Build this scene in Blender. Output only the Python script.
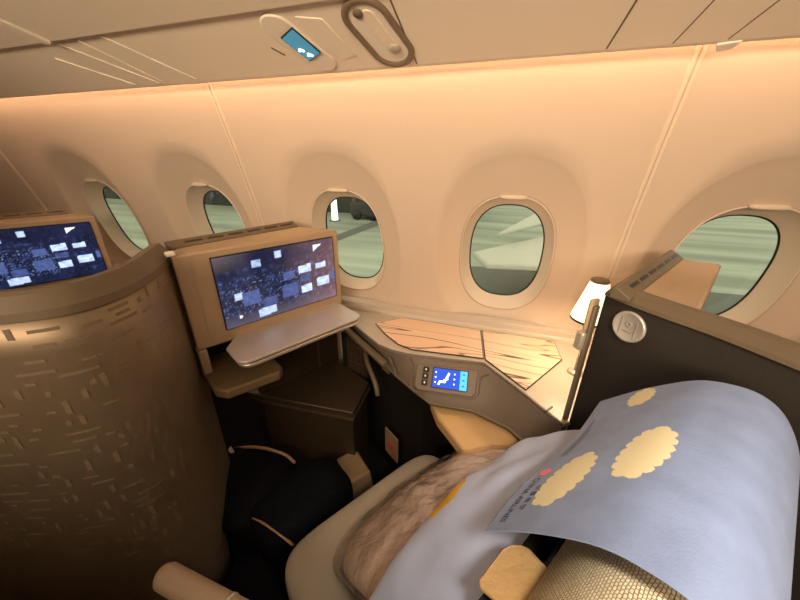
import bpy, bmesh, math, random
from mathutils import Vector, Matrix, noise
random.seed(7)
for o in list(bpy.data.objects): bpy.data.objects.remove(o)
SC = bpy.context.scene
COL = SC.collection
ZC = 1.30                                    # eye height above the cabin floor; x/y/z below are metres from the eye
# ------------------------------------------------------------------ camera
cam = bpy.data.objects.new('Camera', bpy.data.cameras.new('Camera'))
COL.objects.link(cam)
def norm(v): return v.normalized()
_l = norm(Vector((-1076, -150, 321)))
_d = Vector((-5, 730, 321)); _d = norm(_d - _l * _d.dot(_l))
_X = -_l; _Z = -_d; _Y = _Z.cross(_X)
if _Y.z < 0: _Y = -_Y
Mw = Matrix((_X, _Y, _Z))
right, down, fwd = Mw.col[0], Mw.col[1], Mw.col[2]
R3 = Matrix((right, -down, -fwd)).transposed()
cam.matrix_world = Matrix.Translation((0, 0, ZC)) @ R3.to_4x4()
cam.data.sensor_width = 36; cam.data.lens = 321 / 800 * 36
cam.data.clip_start = 0.01; cam.data.clip_end = 500
SC.camera = cam
# ------------------------------------------------------------------ world, lights, exposure
SC.view_settings.view_transform = 'Standard'
SC.view_settings.look = 'None'
SC.view_settings.gamma = 1
SC.view_settings.use_curve_mapping = False
SC.view_settings.exposure = 0.68
w = bpy.data.worlds.new('World'); SC.world = w; w.use_nodes = True
w.node_tree.nodes['Background'].inputs[0].default_value = (0.68, 0.66, 0.49, 1)
w.node_tree.nodes['Background'].inputs[1].default_value = 0.92
WARM = (1.0, 0.74, 0.49)
def area(name, loc, target, sx, sy, power, col=WARM, spread=180):
    l = bpy.data.lights.new(name, 'AREA'); l.shape = 'RECTANGLE'; l.size = sx; l.size_y = sy
    l.energy = power; l.color = col; l.spread = math.radians(spread)
    o = bpy.data.objects.new(name, l); COL.objects.link(o)
    o.location = (loc[0], loc[1], loc[2] + ZC)
    o.rotation_euler = (Vector(target) - Vector(loc)).to_track_quat('-Z', 'Y').to_euler()
    return o
area('aisle_fill_light', (-0.20, -1.12, 0.30), (-0.2, 1.0, 0.14), 2.8, 0.30, 11, WARM, 82)  # unseen fill added below bin level to brighten the wall and bin underside
area('seat_fill_light', (0.32, -0.14, 0.42), (0.14, 0.36, -0.5), 0.16, 0.16, 0.85, (1.0, 0.87, 0.70), 60)  # added lamp in mid-air over the aisle; brightens headrest, cover and pillow

# ------------------------------------------------------------------ materials
MATS = {}
def mat(name, col, rough=0.5, metal=0.0, bump=0.0, bscale=60, var=0.0, vscale=6, emis=None, estr=0, spec=0.5, sheen=0, coat=0, stretch=(1, 1, 1)):
    if name in MATS: return MATS[name]
    m = bpy.data.materials.new(name); m.use_nodes = True; MATS[name] = m
    nt = m.node_tree; b = nt.nodes['Principled BSDF']
    b.inputs['Base Color'].default_value = (*col, 1); b.inputs['Roughness'].default_value = rough
    b.inputs['Metallic'].default_value = metal; b.inputs['Specular IOR Level'].default_value = spec
    b.inputs['Sheen Weight'].default_value = sheen; b.inputs['Coat Weight'].default_value = coat
    if emis: b.inputs['Emission Color'].default_value = (*emis, 1); b.inputs['Emission Strength'].default_value = estr
    if bump or var:
        tc = nt.nodes.new('ShaderNodeTexCoord'); mp = nt.nodes.new('ShaderNodeMapping'); mp.inputs['Scale'].default_value = stretch
        nt.links.new(tc.outputs['Object'], mp.inputs['Vector'])
    if bump:
        n = nt.nodes.new('ShaderNodeTexNoise'); n.inputs['Scale'].default_value = bscale; n.inputs['Detail'].default_value = 4
        nt.links.new(mp.outputs[0], n.inputs['Vector'])
        bp = nt.nodes.new('ShaderNodeBump'); bp.inputs['Strength'].default_value = bump; bp.inputs['Distance'].default_value = 0.004
        nt.links.new(n.outputs[0], bp.inputs['Height']); nt.links.new(bp.outputs[0], b.inputs['Normal'])
    if var:
        n2 = nt.nodes.new('ShaderNodeTexNoise'); n2.inputs['Scale'].default_value = vscale; n2.inputs['Detail'].default_value = 5
        nt.links.new(mp.outputs[0], n2.inputs['Vector'])
        rp = nt.nodes.new('ShaderNodeValToRGB')
        rp.color_ramp.elements[0].position = .3; rp.color_ramp.elements[1].position = .7
        rp.color_ramp.elements[0].color = (*[c * (1 - var) for c in col], 1)
        rp.color_ramp.elements[1].color = (*[min(1, c * (1 + var)) for c in col], 1)
        nt.links.new(n2.outputs[0], rp.inputs[0]); nt.links.new(rp.outputs[0], b.inputs['Base Color'])
    return m
M_wall = mat('ivory_wall', (.575, .47, .378), .55, bump=.05, bscale=220)
M_wall2 = mat('ivory_trim', (.66, .55, .445), .5)
M_seam = mat('seam_tan', (.45, .36, .28), .6)  # darker tan for the bezel lines and housing seams
M_bin = mat('bin_plastic', (.87, .78, .65), .5)
M_binline = mat('bin_gap', (.16, .12, .08), .7)
M_pale = mat('pale_plastic', (.85, .78, .68), .45)
M_taupe = mat('taupe_plastic', (.40, .32, .24), .45)
M_console = mat('console_grey', (.46, .40, .33), .4)
M_fascia = mat('console_fascia', (.155, .12, .09), .42)
M_house = mat('housing_beige', (.43, .32, .21), .5)
M_rim = mat('rim_beige', (.145, .110, .070), .45)
M_shell = mat('bronze_shell', (.285, .222, .152), .46, metal=.55, var=.08, vscale=9)
M_dash = mat('bronze_dash', (.235, .183, .125), .5, metal=.05)
M_dark = mat('charcoal_fabric', (.030, .025, .021), .9, bump=.3, bscale=500, spec=.2)
M_black = mat('black_plastic', (.012, .011, .010), .4)
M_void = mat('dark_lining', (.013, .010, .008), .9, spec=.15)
M_brown = mat('brown_laminate', (.045, .029, .017), .35, var=.15, vscale=4)
M_brown2 = mat('brown_laminate_edge', (.075, .047, .028), .4)
M_chrome = mat('satin_metal', (.60, .54, .46), .32, metal=.45)
M_silver = mat('silver_tray', (.56, .50, .455), .42, metal=.35)
M_silver2 = mat('silver_tray_edge', (.75, .70, .64), .3, metal=.8)
M_tan = mat('tan_leather', (.52, .33, .15), .5, bump=.12, bscale=260)
M_leather = mat('tab_leather', (.52, .33, .145), .5, bump=.3, bscale=160, var=.12, vscale=30)
M_seat = mat('seat_fabric', (.28, .235, .18), .85, bump=.25, bscale=700, sheen=.1)
M_carpet = mat('dark_carpet', (.010, .010, .013), .95, bump=.6, bscale=300, spec=.1)
M_bag = mat('black_nylon', (.004, .004, .006), .8, bump=.3, bscale=300, spec=.12)
M_bag2 = mat('navy_nylon', (.004, .005, .008), .8, bump=.3, bscale=300, spec=.12)
M_paper = mat('kraft_paper', (.30, .19, .10), .8, var=.1, vscale=14)
M_trim_tan = mat('tan_piping', (.42, .26, .14), .6)
M_white = mat('white_plastic', (.8, .78, .74), .4)
M_red = mat('red_print', (.55, .05, .04), .6)
M_blue = mat('cover_blue', (.19, .255, .44), .85, bump=.15, bscale=420, var=.10, vscale=26, sheen=.15)
M_cloud = mat('cover_cream', (.80, .73, .47), .85, bump=.15, bscale=420)
M_pillow = mat('pillow_blue', (.42, .50, .74), .85, bump=.25, bscale=16, var=.10, vscale=9, sheen=.15)
M_pyellow = mat('pillow_yellow', (.80, .46, .03), .8)
M_ink = mat('ink_navy', (.03, .035, .09), .8)
M_logo = mat('logo_pink', (.90, .26, .30), .8)
M_blanket = mat('blanket_tan', (.58, .46, .39), .9, bump=.4, bscale=40, var=.1, vscale=12)
M_shade = mat('lamp_shade', (.9, .82, .68), .6, emis=(1, .80, .54), estr=.95)
M_cove = mat('cove_emitter', (1, .9, .75), .6, emis=(1, .63, .385), estr=18)
M_badge = mat('badge_silver', (.62, .60, .55), .35, metal=.4)
M_badge2 = mat('badge_grey', (.42, .40, .36), .35, metal=.4)
M_apron = mat('apron_concrete', (.40, .44, .36), .85, var=.38, vscale=.5, stretch=(.10, .8, 1))
M_line = mat('apron_dark_strip', (.16, .18, .16), .9)
M_bldg = mat('building_dark', (.05, .055, .05), .8)
M_bldg2 = mat('building_rib', (.14, .15, .13), .8)
M_wing = mat('wing_grey', (.62, .62, .53), .5)
M_winglamp = mat('vehicle_lamp', (1, 1, 1), .5, emis=(1, 1, .95), estr=12)
M_mast = mat('mast_white', (.9, .9, .85), .5, emis=(1, 1, .9), estr=1.0)

def zebra():
    m = mat('zebra_wood', (.75, .5, .33), .35, coat=.3)
    nt = m.node_tree; b = nt.nodes['Principled BSDF']
    tc = nt.nodes.new('ShaderNodeTexCoord'); mp = nt.nodes.new('ShaderNodeMapping')
    mp.inputs['Rotation'].default_value = (0, 0, math.radians(-7)); mp.inputs['Scale'].default_value = (1.6, 15, 1)
    nt.links.new(tc.outputs['Object'], mp.inputs['Vector'])
    n = nt.nodes.new('ShaderNodeTexNoise'); n.inputs['Scale'].default_value = 1.0; n.inputs['Detail'].default_value = 1.2; n.inputs['Distortion'].default_value = .25
    nt.links.new(mp.outputs[0], n.inputs['Vector'])
    r = nt.nodes.new('ShaderNodeValToRGB'); e = r.color_ramp.elements
    e[0].position = 0; e[0].color = (.80, .58, .40, 1); e[1].position = 1; e[1].color = (.68, .45, .31, 1)
    for p, c in ((.40, (.78, .54, .37)), (.428, (.76, .54, .38)), (.438, (.13, .06, .035)), (.450, (.13, .06, .035)), (.462, (.80, .60, .44)), (.585, (.72, .48, .33)), (.598, (.20, .10, .06)), (.610, (.78, .56, .40))):
        x = e.new(p); x.color = (*c, 1)
    nt.links.new(n.outputs[0], r.inputs[0]); nt.links.new(r.outputs[0], b.inputs['Base Color'])
    return m
M_zebra = zebra()

def weave():
    m = mat('olive_weave', (.5, .42, .27), .85, spec=.2)
    nt = m.node_tree; b = nt.nodes['Principled BSDF']
    uv = nt.nodes.new('ShaderNodeUVMap')
    mp = nt.nodes.new('ShaderNodeMapping'); mp.inputs['Scale'].default_value = (1, 1, 1)
    nt.links.new(uv.outputs[0], mp.inputs['Vector'])
    br = nt.nodes.new('ShaderNodeTexBrick')
    br.inputs['Color1'].default_value = (.88, .79, .58, 1); br.inputs['Color2'].default_value = (.70, .61, .42, 1)
    br.inputs['Mortar'].default_value = (.30, .24, .145, 1); br.inputs['Scale'].default_value = 1
    br.inputs['Mortar Size'].default_value = .00045; br.inputs['Mortar Smooth'].default_value = .6
    br.inputs['Brick Width'].default_value = .0040; br.inputs['Row Height'].default_value = .0027
    nz = nt.nodes.new('ShaderNodeTexNoise'); nz.inputs['Scale'].default_value = 60
    nt.links.new(uv.outputs[0], nz.inputs['Vector'])
    mx = nt.nodes.new('ShaderNodeMixRGB'); mx.blend_type = 'ADD'; mx.inputs[0].default_value = .004
    nt.links.new(mp.outputs[0], mx.inputs[1]); nt.links.new(nz.outputs['Color'], mx.inputs[2])
    nt.links.new(mx.outputs[0], br.inputs['Vector'])
    nt.links.new(br.outputs['Color'], b.inputs['Base Color'])
    bp = nt.nodes.new('ShaderNodeBump'); bp.inputs['Strength'].default_value = .9; bp.inputs['Distance'].default_value = .002; bp.invert = True
    nt.links.new(br.outputs['Fac'], bp.inputs['Height']); nt.links.new(bp.outputs[0], b.inputs['Normal'])
    return m
M_weave = weave()

def glassmat(name, tint, gl, rough=.02, bump=0, bscale=30):
    m = bpy.data.materials.new(name); m.use_nodes = True; nt = m.node_tree
    for n in list(nt.nodes): nt.nodes.remove(n)
    out = nt.nodes.new('ShaderNodeOutputMaterial'); mx = nt.nodes.new('ShaderNodeMixShader')
    tr = nt.nodes.new('ShaderNodeBsdfTransparent'); tr.inputs[0].default_value = (*tint, 1)
    g = nt.nodes.new('ShaderNodeBsdfGlossy'); g.inputs['Roughness'].default_value = rough; g.inputs[0].default_value = (1, 1, 1, 1)
    fr = nt.nodes.new('ShaderNodeLayerWeight'); fr.inputs[0].default_value = .5
    pw = nt.nodes.new('ShaderNodeMath'); pw.operation = 'POWER'; pw.inputs[1].default_value = 4
    sc_ = nt.nodes.new('ShaderNodeMath'); sc_.operation = 'MULTIPLY_ADD'; sc_.inputs[1].default_value = .7; sc_.inputs[2].default_value = gl
    nt.links.new(fr.outputs['Facing'], pw.inputs[0]); nt.links.new(pw.outputs[0], sc_.inputs[0])
    nt.links.new(sc_.outputs[0], mx.inputs[0]); nt.links.new(tr.outputs[0], mx.inputs[1]); nt.links.new(g.outputs[0], mx.inputs[2])
    nt.links.new(mx.outputs[0], out.inputs[0])
    if bump:
        tc = nt.nodes.new('ShaderNodeTexCoord'); n = nt.nodes.new('ShaderNodeTexNoise'); n.inputs['Scale'].default_value = bscale; n.inputs['Detail'].default_value = 6
        nt.links.new(tc.outputs['Object'], n.inputs['Vector'])
        bp = nt.nodes.new('ShaderNodeBump'); bp.inputs['Strength'].default_value = bump; bp.inputs['Distance'].default_value = .01
        nt.links.new(n.outputs[0], bp.inputs['Height'])
        for q in (g, fr): nt.links.new(bp.outputs[0], q.inputs['Normal'])
    return m
M_glass = glassmat('window_glass', (.93, .96, .93), .04)
M_film = glassmat('clear_film', (.97, .95, .93), .20, .16, 1.0, 45)

def attrmat(name, strength):
    m = bpy.data.materials.new(name); m.use_nodes = True; nt = m.node_tree; b = nt.nodes['Principled BSDF']
    a = nt.nodes.new('ShaderNodeVertexColor'); a.layer_name = 'pic'
    b.inputs['Base Color'].default_value = (.01, .01, .012, 1); b.inputs['Roughness'].default_value = .12
    nt.links.new(a.outputs[0], b.inputs['Emission Color']); b.inputs['Emission Strength'].default_value = strength
    return m
M_pic = attrmat('screen_picture', 1.0)

# ------------------------------------------------------------------ mesh helpers (coordinates relative to the eye)
class MB:
    def __init__(s): s.v = []; s.f = []; s.m = []; s.sm = []; s.uv = {}
    def add(s, verts, faces, mi=0, smooth=False):
        n = len(s.v); s.v += [Vector(p) for p in verts]
        for f in faces: s.f.append([i + n for i in f]); s.m.append(mi); s.sm.append(smooth)
        return n
    def prism(s, poly, d, mi=0):
        poly = [Vector(p) for p in poly]; d = Vector(d); n = len(poly)
        top = [p + d for p in poly]
        s.add(poly + top, [list(range(n))[::-1], list(range(n, 2 * n))] + [[i, (i + 1) % n, n + (i + 1) % n, n + i] for i in range(n)], mi)
    def box(s, c, sx, sy, sz, ax=(1, 0, 0), ay=(0, 1, 0), az=(0, 0, 1), mi=0):
        c = Vector(c); ax = Vector(ax).normalized() * sx / 2; ay = Vector(ay).normalized() * sy / 2; az = Vector(az).normalized() * sz
        b = c - az / 2
        s.prism([b - ax - ay, b + ax - ay, b + ax + ay, b - ax + ay], az, mi)
    def grid(s, fn, nu, nv, mi=0, smooth=True, closeu=False):
        vs = [fn(i / (nu if closeu else nu - 1), j / (nv - 1)) for j in range(nv) for i in range(nu)]
        fs = []
        for j in range(nv - 1):
            for i in range(nu if closeu else nu - 1):
                i2 = (i + 1) % nu
                fs.append([j * nu + i, j * nu + i2, (j + 1) * nu + i2, (j + 1) * nu + i])
        return s.add(vs, fs, mi, smooth)
    def tube(s, pts, r, n=10, mi=0, closed=False, caps=True):
        pts = [Vector(p) for p in pts]; N = len(pts); rs = r if isinstance(r, (list, tuple)) else [r] * N
        vs = []; up = None
        for i, p in enumerate(pts):
            a = pts[(i - 1) % N] if (closed or i > 0) else p; b = pts[(i + 1) % N] if (closed or i < N - 1) else p
            t = (b - a).normalized()
            if up is None:
                up = Vector((0, 0, 1)) if abs(t.z) < .9 else Vector((1, 0, 0))
            x = t.cross(up).normalized(); y = x.cross(t).normalized(); up = y
            for k in range(n):
                an = 2 * math.pi * k / n; vs.append(p + (x * math.cos(an) + y * math.sin(an)) * rs[i])
        fs = []
        for i in range(N if closed else N - 1):
            for k in range(n):
                a = i * n + k; b = i * n + (k + 1) % n; c = ((i + 1) % N) * n + (k + 1) % n; d = ((i + 1) % N) * n + k
                fs.append([a, b, c, d])
        if caps and not closed: fs += [list(range(n))[::-1], [(N - 1) * n + k for k in range(n)]]
        s.add(vs, fs, mi, True)
    def lathe(s, c, prof, n=32, mi=0, axis=(0, 0, 1)):
        c = Vector(c); q = Vector((0, 0, 1)).rotation_difference(Vector(axis))
        vs = [c + q @ Vector((r * math.cos(2 * math.pi * k / n), r * math.sin(2 * math.pi * k / n), z)) for r, z in prof for k in range(n)]
        fs = [[j * n + k, j * n + (k + 1) % n, (j + 1) * n + (k + 1) % n, (j + 1) * n + k] for j in range(len(prof) - 1) for k in range(n)]
        s.add(vs, fs, mi, True)
    def ball(s, c, rx, ry, rz, ax=(1, 0, 0), ay=(0, 1, 0), az=(0, 0, 1), p=1.0, mi=0, nu=28, nv=18, fn=None):
        c = Vector(c); ax = Vector(ax).normalized(); ay = Vector(ay).normalized(); az = Vector(az).normalized()
        sg = lambda x: math.copysign(abs(x) ** p, x)
        def f(u, v):
            a = 2 * math.pi * u; b = math.pi * (v - .5)
            P = c + ax * rx * sg(math.cos(a)) * sg(math.cos(b)) + ay * ry * sg(math.sin(a)) * sg(math.cos(b)) + az * rz * sg(math.sin(b))
            return fn(P) if fn else P
        s.grid(f, nu, nv, mi, True, True)
    def build(s, name, mats, parent=None, bevel=0, seg=2, base=None, recalc=True, weld=False, solid=0):
        me = bpy.data.meshes.new(name)
        b0 = Vector(parent['_base']) if parent else (Vector(base) if base else sum(s.v, Vector()) / len(s.v))
        me.from_pydata([p - b0 for p in s.v], [], s.f)
        for m in (mats if isinstance(mats, (list, tuple)) else [mats]): me.materials.append(m)
        for p, mi, sm in zip(me.polygons, s.m, s.sm): p.material_index = mi; p.use_smooth = sm
        if recalc or weld:
            bm = bmesh.new(); bm.from_mesh(me)
            if weld: bmesh.ops.remove_doubles(bm, verts=bm.verts, dist=1e-5)
            bmesh.ops.recalc_face_normals(bm, faces=bm.faces); bm.to_mesh(me); bm.free()
        o = bpy.data.objects.new(name, me); COL.objects.link(o)
        if parent: o.parent = parent
        else: o.location = b0 + Vector((0, 0, ZC))
        o['_base'] = list(b0)
        if solid:
            md = o.modifiers.new('solid', 'SOLIDIFY'); md.thickness = solid; md.offset = 0
        if bevel:
            md = o.modifiers.new('bevel', 'BEVEL'); md.width = bevel; md.segments = seg; md.limit_method = 'ANGLE'; md.angle_limit = math.radians(35)
            for p in me.polygons: p.use_smooth = True
            try: me.set_sharp_from_angle(angle=math.radians(40))
            except Exception: pass
        return o
def thing(name, base, label, cat, group=None):
    o = bpy.data.objects.new(name, None); COL.objects.link(o); o.empty_display_size = .05
    o.location = (base[0], base[1], base[2] + ZC); o['_base'] = list(base)
    o['label'] = label; o['category'] = cat
    if group: o['group'] = group
    return o
def tag(o, label, cat, group=None, kind=None):
    o['label'] = label; o['category'] = cat
    if group: o['group'] = group
    if kind: o['kind'] = kind
    return o
def struct(o): o['kind'] = 'structure'; return o
def lerp(a, b, t): return a + (b - a) * t
def catmull(P, n=10):
    P = [Vector(p) for p in P]; Q = [2 * P[0] - P[1]] + P + [2 * P[-1] - P[-2]]; out = []
    for i in range(1, len(Q) - 2):
        a, b, c, d = Q[i - 1:i + 3]
        for k in range(n):
            t = k / n
            out.append(.5 * (2 * b + (c - a) * t + (2 * a - 5 * b + 4 * c - d) * t * t + (3 * b - a - 3 * c + d) * t ** 3))
    out.append(P[-1]); return out
Hd = Vector((.846, -.533, 0)); Wd = Vector((.533, .846, 0)); Zd = Vector((0, 0, 1))     # seat axes: backwards, outboard, up
def S(h, w_, z): return Hd * h + Wd * w_ + Zd * z
Nd = Vector((.888, -.459, 0)); Bd = Vector((.459, .888, 0))                             # monitor axes: facing, along
def Tm(O, b, n, z): return Vector((O[0], O[1], 0)) + Bd * b + Nd * n + Zd * z
FL = -ZC

# ------------------------------------------------------------------ the cabin shell
def wallY(z): d = z + .25; return 1.08 - .24 * d - .12 * d * d
ZB, ZT = -1.30, .34
def sup(a, rx, rz, p):
    c, s_ = math.cos(a), math.sin(a)
    k = (abs(c / rx) ** p + abs(s_ / rz) ** p) ** (-1 / p)
    return c * k, s_ * k
WZ = -.312; BW, BH = .153, .212; SCD = .045
wins = [(-1.895, -2.214, -1.56), (-1.230, -1.56, -.944), (-.590, -.944, -.29), (.009, -.29, .326), (.622, .326, .98)]
mb = MB()
NA = 144
def cell(xc, xa, xb, zb, zt):
    rings = []
    def rect(a):
        c, s_ = math.cos(a), math.sin(a); k = 1e9
        if c > 1e-9: k = min(k, (xb - xc) / c)
        if c < -1e-9: k = min(k, (xa - xc) / c)
        if s_ > 1e-9: k = min(k, (zt - WZ) / s_)
        if s_ < -1e-9: k = min(k, (zb - WZ) / s_)
        return c * k, s_ * k
    A = [2 * math.pi * i / NA for i in range(NA)]
    # put samples on the rectangle corners
    cs = [math.atan2(z - WZ, x - xc) % (2 * math.pi) for x in (xa, xb) for z in (zb, zt)]
    for c in cs:
        i = min(range(NA), key=lambda k: abs((A[k] - c + math.pi) % (2 * math.pi) - math.pi)); A[i] = c
    inner = [sup(a, BW, BH, 2.5) for a in A]; rc = [rect(a) for a in A]; sc = []
    for a, r in zip(A, rc):
        p = sup(a, .232, .335 if math.sin(a) > 0 else .30, 2.3)
        k = min(1, .97 * math.hypot(*r) / math.hypot(*p)); sc.append((p[0] * k, p[1] * k))
    n1, n2 = 10, 8
    for j in range(n1 + 1):
        t = j / n1
        rings.append([(lerp(i[0], s_[0], t), lerp(i[1], s_[1], t), SCD * (1 - t) ** .82) for i, s_ in zip(inner, sc)])
    for j in range(1, n2 + 1):
        t = j / n2
        rings.append([(lerp(s_[0], r[0], t), lerp(s_[1], r[1], t), 0) for s_, r in zip(sc, rc)])
    vs = [(xc + x, wallY(WZ + z) + d, WZ + z) for R in rings for x, z, d in R]
    fs = [[j * NA + i, j * NA + (i + 1) % NA, (j + 1) * NA + (i + 1) % NA, (j + 1) * NA + i] for j in range(len(rings) - 1) for i in range(NA)]
    mb.add(vs, fs, 0, True)
for xc, xa, xb in wins: cell(xc, xa, xb, -.62, ZT)
for xa, xb in ((-4.2, -2.214), (.98, 2.6)):
    mb.grid(lambda u, v: (lerp(xa, xb, u), wallY(lerp(-.62, ZT, v)), lerp(-.62, ZT, v)), 3, 20)
mb.grid(lambda u, v: (lerp(-4.2, 2.6, u), wallY(-.62) + .0 * v, lerp(FL, -.62, v)), 3, 3)
struct(mb.build('wall_outboard', M_wall, recalc=False))

def winprof(a, k, off):                      # a ring of the window reveal: k = 0 at the bezel, 1 at the glass
    x, z = sup(a, lerp(BW, .125, k), lerp(BH, .177, k), 2.5); return x, z, off
for i, (xc, xa, xb) in enumerate(wins):
    mb = MB(); A = [2 * math.pi * k / 96 for k in range(96)]
    zc = WZ - .0
    def ring(k, dep): return [(xc + x, wallY(WZ + z) + dep, WZ + z) for x, z, _ in (winprof(a, k, 0) for a in A)]
    R = [ring(0, SCD), ring(.10, SCD - .006), ring(.16, SCD - .002), ring(.22, SCD + .008), ring(.6, SCD + .034), ring(1, SCD + .062)]
    vs = [p for r in R for p in r]; n = 96
    mb.add(vs, [[j * n + k, j * n + (k + 1) % n, (j + 1) * n + (k + 1) % n, (j + 1) * n + k] for j in range(len(R) - 1) for k in range(n)], 0, True)
    wo = struct(mb.build('window_%d' % (i + 1), M_wall2))
    mb = MB(); mb.tube(ring(-.02, SCD - .001), .0022, 6, closed=True); mb.build('bezel_line', M_seam, wo)
    mb = MB(); mb.tube(ring(1, SCD + .062), .0032, 8, closed=True); mb.build('window_seal', M_black, wo)
    mb = MB(); g = ring(1, SCD + .066); mb.add(g + [(xc, wallY(WZ) + SCD + .066, WZ)], [[k, (k + 1) % n, n] for k in range(n)], 0, True); mb.build('window_pane', M_glass, wo)
    mb = MB(); mb.ball((xc, wallY(WZ + BH) + SCD - .004, WZ + BH - .004), .042, .012, .008, p=.7); mb.build('blind_handle', M_wall2, wo)
for k, xs in enumerate((-2.34, -.944, .326)):
    mb = MB()
    prof = [(-.012, -.002), (-.009, .003), (-.002, .003), (-.001, -.004), (.001, -.004), (.002, .003), (.009, .003), (.012, -.002)]
    mb.grid(lambda u, v: (xs + prof[round(u * 7)][0], wallY(lerp(-.56, ZT, v)) - prof[round(u * 7)][1], lerp(-.56, ZT, v)), 8, 24, smooth=False)
    struct(mb.build('trim_%d' % (k + 1), M_wall2))
mb = MB()
mb.grid(lambda u, v: Vector((lerp(-4.2, 2.6, v), 0, 0)) + Vector([(0, 1.150, -.548), (0, 1.128, -.552), (0, 1.120, -.556), (0, 1.118, -.574), (0, 1.112, -.580), (0, 1.108, -.592), (0, 1.15, -.60)][round(u * 6)]), 7, 2, smooth=False)
struct(mb.build('trim_4', M_console))
# underside of the overhead bins
def psu(x, y, off=0): return Vector((x, y, .198 + .35 * (.88 - y))) - Vector((0, .33, .944)) * off
mb = MB()
prof = [(.876, .225), (.884, .205), (.882, .199), (.872, .2005), (.682, .2675), (.678, .275), (.672, .262), (.40, .335), (.10, .40), (.0, .46), (-.02, .60), (-.02, .95)]
mb.grid(lambda u, v: (lerp(-4.2, 2.6, v), prof[round(u * 11)][0], prof[round(u * 11)][1]), 12, 2, smooth=False)
mb.add([(-4.2, -.02, .95), (2.6, -.02, .95), (2.6, -1.3, 1.02), (-4.2, -1.3, 1.02)], [[0, 1, 2, 3]])
mb.add([(-4.2, .94, .30), (2.6, .94, .30), (2.6, .80, .30), (-4.2, .80, .30)], [[0, 1, 2, 3]])
ceil = struct(mb.build('ceiling', M_bin))
def strip(pts, wd, mi=0, hh=.0012, mbx=None):                  # thin strip on the bin underside
    for a, b in zip(pts, pts[1:]):
        a = psu(*a); b = psu(*b); t = (b - a).normalized(); s_ = t.cross(Vector((0, .33, .944))).normalized() * wd / 2
        mbx.prism([a - s_, b - s_, b + s_, a + s_], Vector((0, -.33, -.944)) * hh, mi)
mb = MB()
for q in ([(.142, .868), (.160, .70)], [(-.246, .868), (-.251, .69)]): strip(q, .003, mbx=mb)
for q in ([(.252, .868), (.277, .70)], [(.336, .868), (.377, .70)]): strip(q, .0015, mbx=mb)
mb.build('panel_gap', M_binline, ceil)
mb = MB()
for q in ([(-.987, .682), (-.945, .77), (-.899, .86)], [(-1.073, .69), (-1.05, .78), (-1.03, .866)], [(-1.153, .69), (-1.10, .78), (-1.048, .864)], [(-1.254, .733), (-1.20, .80), (-1.146, .862)]): strip(q, .006, hh=.003, mbx=mb)
mb.prism([(-1.175, .55, .300), (-1.155, .55, .300), (-1.14, .67, .263), (-1.16, .67, .263)], (0, 0, -.008))
mb.prism([psu(.325, .878, -.003), psu(.36, .872, -.003), psu(.355, .892, -.003), psu(.335, .896, -.003)], (0, 0, -.006))
mb.build('panel_ridge', M_pale, ceil, bevel=.001)
mb = MB(); mb.box((-.8, .886, .262), 6.6, .006, .012); struct(mb.build('cove_strip', M_cove))
mb = MB(); mb.box((-.8, -.1, FL - .01), 6.8, 2.6, .02); struct(mb.build('floor', M_carpet))
mb = MB(); mb.box((-.8, -1.32, -.14), 6.8, .02, 2.34); struct(mb.build('wall_inboard', M_wall))
mb = MB(); mb.box((-4.21, -.1, -.14), .02, 2.6, 2.34); struct(mb.build('wall_forward', M_wall))
mb = MB(); mb.box((2.61, -.1, -.14), .02, 2.6, 2.34); struct(mb.build('wall_aft', M_wall))

# ------------------------------------------------------------------ outside, on the apron
GZ = -5.6
mb = MB(); mb.add([(-160, 3, GZ), (160, 3, GZ), (160, 160, GZ), (-160, 160, GZ)], [[0, 1, 2, 3]])
mb.add([(-12.0, 16.5, GZ + .02), (-11.2, 27.2, GZ + .02), (-10.9, 33, GZ + .02), (-11.9, 33, GZ + .02), (-12.3, 29.6, GZ + .02), (-13.0, 17.5, GZ + .02)], [[0, 1, 2, 3, 4, 5]], 1)
mb.add([(-5, 8, GZ + .02), (6, 8, GZ + .02), (6.5, 19.2, GZ + .02), (-5, 17.4, GZ + .02)], [[0, 1, 2, 3]], 1)
mb.add([(6.5, 8, GZ + .02), (18, 8, GZ + .02), (24, 18.5, GZ + .02), (8, 17.6, GZ + .02)], [[0, 1, 2, 3]], 1)
struct(mb.build('apron_ground', [M_apron, M_line]))
b = thing('terminal_building', (-40, 33, GZ), 'dark ribbed terminal building far across the apron outside the windows', 'building')
mb = MB(); mb.box((-40, 37, GZ + 4.5), 72, 8, 9); mb.build('wall', M_bldg, b)
for k in range(24):
    mb = MB(); mb.box((-72 + k * 2.8, 32.9, GZ + 5), .35, .3, 8); mb.build('rib', M_bldg2, b)
b = thing('parked_vehicle', (-12.5, 30.6, GZ), 'low dark ground vehicle parked on the apron seen through the window beside the screen', 'vehicle')
mb = MB(); mb.box((-12.5, 30.6, GZ + 1.0), 5, 2, 1.3); mb.build('body', M_bldg, b, bevel=.2)
mb = MB(); mb.box((-10.8, 30.6, GZ + 1.9), 1.6, 1.9, 1.0); mb.build('cab', M_bldg2, b, bevel=.15)
for x in (-14.2, -12.5, -10.8):
    mb = MB(); mb.lathe((x, 29.55, GZ + .45), [(0, -.15), (.42, -.15), (.45, 0), (.42, .15), (0, .15)], 20, axis=(0, 1, 0)); mb.build('wheel', M_black, b)
b = thing('light_mast', (-15.9, 28.2, GZ), 'bright white mast standing on the apron outside the window beside the screen', 'mast')
mb = MB(); mb.tube([(-15.9, 28.2, GZ), (-15.9, 28.2, GZ + 2.3)], [.32, .26], 14); mb.build('pole', M_mast, b)
mb = MB(); mb.box((-15.9, 28.2, GZ + .05), .8, .8, .1); mb.build('foot', M_bldg2, b)
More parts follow.
